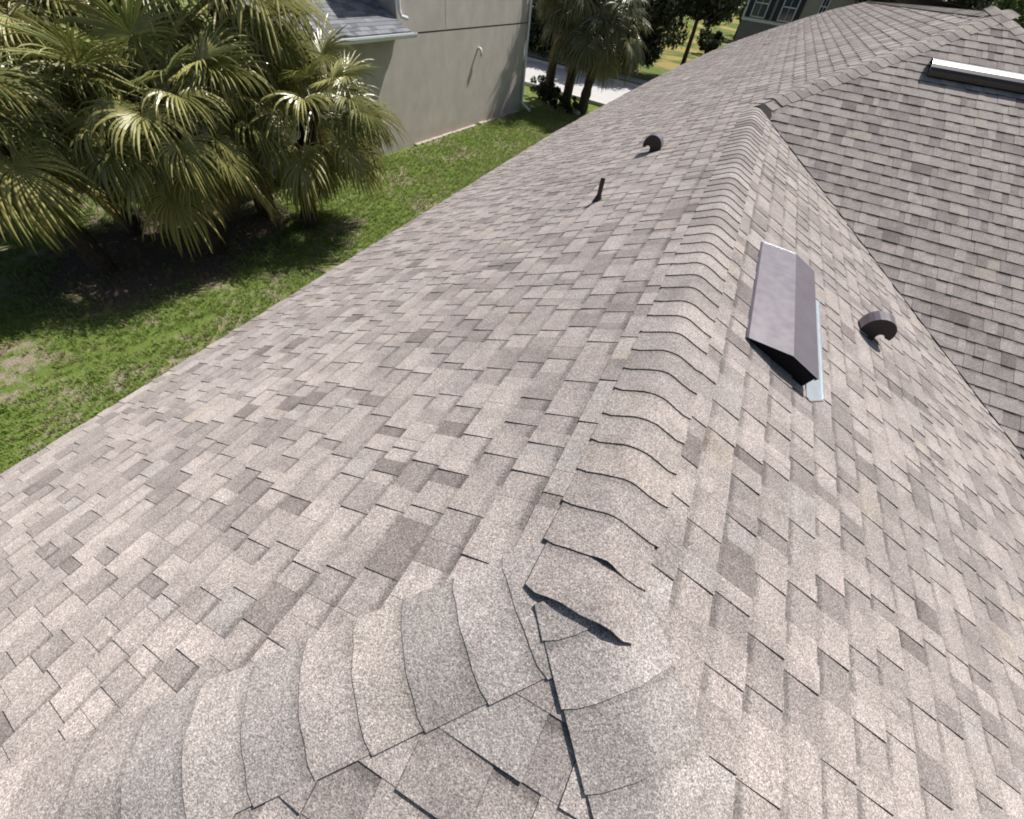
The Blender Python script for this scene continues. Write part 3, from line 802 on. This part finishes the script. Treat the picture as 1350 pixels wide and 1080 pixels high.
palm(-9.25, 23.3, .55, (.75, -.5), 46, 1.2, 'street fan palm leftmost of three, tallest, beside the stucco wall corner', g2, 6, 8)
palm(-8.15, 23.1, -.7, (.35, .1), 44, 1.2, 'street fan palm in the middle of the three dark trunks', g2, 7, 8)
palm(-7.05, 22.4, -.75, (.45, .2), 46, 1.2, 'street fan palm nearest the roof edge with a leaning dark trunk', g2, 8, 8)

# ------------------------------------------------------------------ broadleaf trees and shrubs
def leafy(name, x, y, z0, H, rx, rz, nclump, per, ls, m_, label, cat, group=None, seed=0, trunk=True):
    rd = np.random.default_rng(seed); root = empty(name, (x, y, z0)); tag(root, label, cat, group)
    cz = H - rz * .95; V = []; F = []
    cl = []
    for i in range(nclump):
        d = rd.normal(size=3); d /= np.linalg.norm(d); r = rd.uniform(.35, 1) ** .6
        c = np.array([d[0] * rx * r, d[1] * rx * r, cz + d[2] * rz * r * (1 if d[2] > 0 else .8)]); cl.append(c)
        rr = rx * rd.uniform(.16, .30)
        P = rd.normal(size=(per, 3)); P /= np.linalg.norm(P, axis=1)[:, None]; P = P * rr * rd.uniform(.5, 1.05, size=(per, 1)) + c
        a = rd.normal(size=(per, 3)); a /= np.linalg.norm(a, axis=1)[:, None]
        b = np.cross(a, rd.normal(size=(per, 3))); b /= np.linalg.norm(b, axis=1)[:, None]
        s_ = ls * rd.uniform(.6, 1.3, size=(per, 1)); n0 = len(V)
        q = np.stack([P - a * s_, P + b * s_ * .45, P + a * s_, P - b * s_ * .45], 1).reshape(-1, 3)
        V += q.tolist(); F += [[n0 + 4 * k, n0 + 4 * k + 1, n0 + 4 * k + 2, n0 + 4 * k + 3] for k in range(per)]
    mesh('crown', V, F, m_, root)
    if trunk:
        mb_ = MB(); mb_.tube([(0, 0, 0), (.05, .02, cz * .5), (0, 0, cz)], [.16, .12, .08], 9)
        for c in cl[:9]: mb_.tube([(0, 0, cz * .6), tuple(c * .55 + np.array([0, 0, cz * .2])), tuple(c)], [.06, .04, .015], 5)
        mb_.build('trunk', M['bark'], root, True)
    else:
        mb_ = MB()
        for c in cl[:7]: mb_.tube([(0, 0, 0), tuple(c * .6), tuple(c)], [.02, .015, .008], 5)
        mb_.build('stem', M['bark'], root, True)
gT = 'broadleaf trees across the street'
leafy('tree', -8.2, 34.2, GZ, 7.2, 2.9, 3.8, 140, 240, .13, M['leaf_dark'], 'big dark glossy tree rising just past the street, right of the fan palms', 'tree', gT, 1)
leafy('tree', -5.0, 36.2, GZ, 6.8, 2.7, 2.2, 150, 240, .13, M['leaf_dark'], 'dark glossy tree with its crown over the dry yellow lawn patch', 'tree', gT, 7)
leafy('tree', -10.6, 36.8, GZ, 7.2, 3.6, 3.5, 100, 220, .15, M['leaf_dark'], 'dark tree across the street directly behind the fan palms', 'tree', gT, 2)
leafy('tree', -16.2, 36.5, GZ, 7.2, 3.6, 3.5, 90, 200, .15, M['leaf_dark'], 'dark tree across the street, seen past the stucco corner', 'tree', gT, 3)
leafy('tree', -4.3, 66, GZ, 5.5, 2.6, 2.3, 30, 110, .2, M['leaf_mid'], 'small bright green tree far off beside the beige house', 'tree', gT, 4)
gL = 'dark trees behind the near palm clump'
leafy('tree', -15.2, 6.6, GZ, 6.5, 2.4, 3.0, 70, 170, .10, M['leaf_dark'], 'dark tree in the gaps behind the middle of the near palm clump', 'tree', gL, 5)
leafy('tree', -15.6, 2.0, GZ, 6.5, 2.6, 3.0, 70, 170, .10, M['leaf_dark'], 'dark tree behind the left edge of the near palm clump', 'tree', gL, 6)
gH = 'dark hedge plants along the far side of the street'
for i, (x, lab) in enumerate(((-19.5, 'dark hedge plant across the street, leftmost past the stucco corner'), (-16.2, 'dark hedge plant across the street behind the left street palm'), (-13.0, 'dark hedge plant across the street behind the middle palm trunk'), (-9.9, 'dark hedge plant across the street behind the leaning palm'))):
    leafy('hedge_plant', x, 33.0 - .16 * (x + 8), GZ, 3.9, 2.3, 2.0, 90, 200, .12, M['leaf_dark'], lab, 'hedge', gH, 60 + i, trunk=False)
gB = 'tree line behind the far ridge'
for i, (x, y, H, m_, lab) in enumerate(((6.5, 44, 8.8, 'leaf_dark', 'dark tree at the left of the tree line over the far ridge'), (11.2, 42, 8.6, 'leaf_dark', 'dark tree in the middle of the tree line over the far ridge'),
        (15.2, 40, 7.8, 'leaf_mid', 'green tree at the picture corner, right of the roof apex'), (-.5, 74, 9, 'leaf_dark', 'distant dark tree behind the beige house'), (18.5, 60, 11, 'leaf_dark', 'distant dark tree at the right end of the tree line'), (9, 62, 11, 'leaf_dark', 'distant tall dark tree behind the tree line'))):
    leafy('tree', x, y, GZ, H, 3.2, 3.2, 46, 130, .17, M[m_], lab, 'tree', gB, 20 + i)
leafy('tree', 10.6, 33.5, GZ, 6.6, 2.4, 2.6, 60, 170, .12, M['leaf_mid'], 'bushy green tree in the top right corner just past the roof apex', 'tree', gB, 31)
leafy('tree', 7.4, 36.5, GZ, 7.4, 2.6, 3.0, 60, 170, .12, M['leaf_dark'], 'dark tree directly above the roof apex', 'tree', gB, 32)
gS = 'low shrubs under the street palms'
for i, (x, y, r, lab) in enumerate(((-8.9, 22.4, .55, 'low dark shrub beside the downspout foot'), (-8.2, 21.9, .5, 'low dark shrub between the left and middle palm trunks'), (-7.5, 21.7, .42, 'low dark shrub at the foot of the leaning palm'), (-9.6, 23.2, .6, 'low dark shrub behind the house corner'))):
    leafy('shrub', x, y, GZ, r * 1.5, r, r * .7, 16, 90, .06, M['leaf_dark'], lab, 'shrub', gS, 40 + i, trunk=False)
leafy('shrub', -5.2, 50, GZ, 1.6, 1.3, .8, 20, 100, .12, M['leaf_dark'], 'dark round shrub far off on the dry yellow lawn', 'shrub', None, 50, trunk=False)
for i, (x, y, lab) in enumerate(((-7.2, 22.05, 'small pale rock beside the leaning palm trunk'), (-9.0, 23.6, 'small pale rock between the left palm and the wall'))):
    mb_ = MB(); 
    for a, (dz, rr) in enumerate(((0, .16), (.08, .17), (.14, .10), (.16, .02))): pass
    mb_.tube([(0, 0, -.02), (.01, .0, .06), (0, .02, .12), (0, 0, .15)], [.15, .16, .10, .02], 9)
    o_ = mb_.build('rock', M['kerb'], None, True); o_.location = (x, y, GZ); o_.scale = (1.2, .9, .9); tag(o_, lab, 'rock', 'pale rocks by the palms')
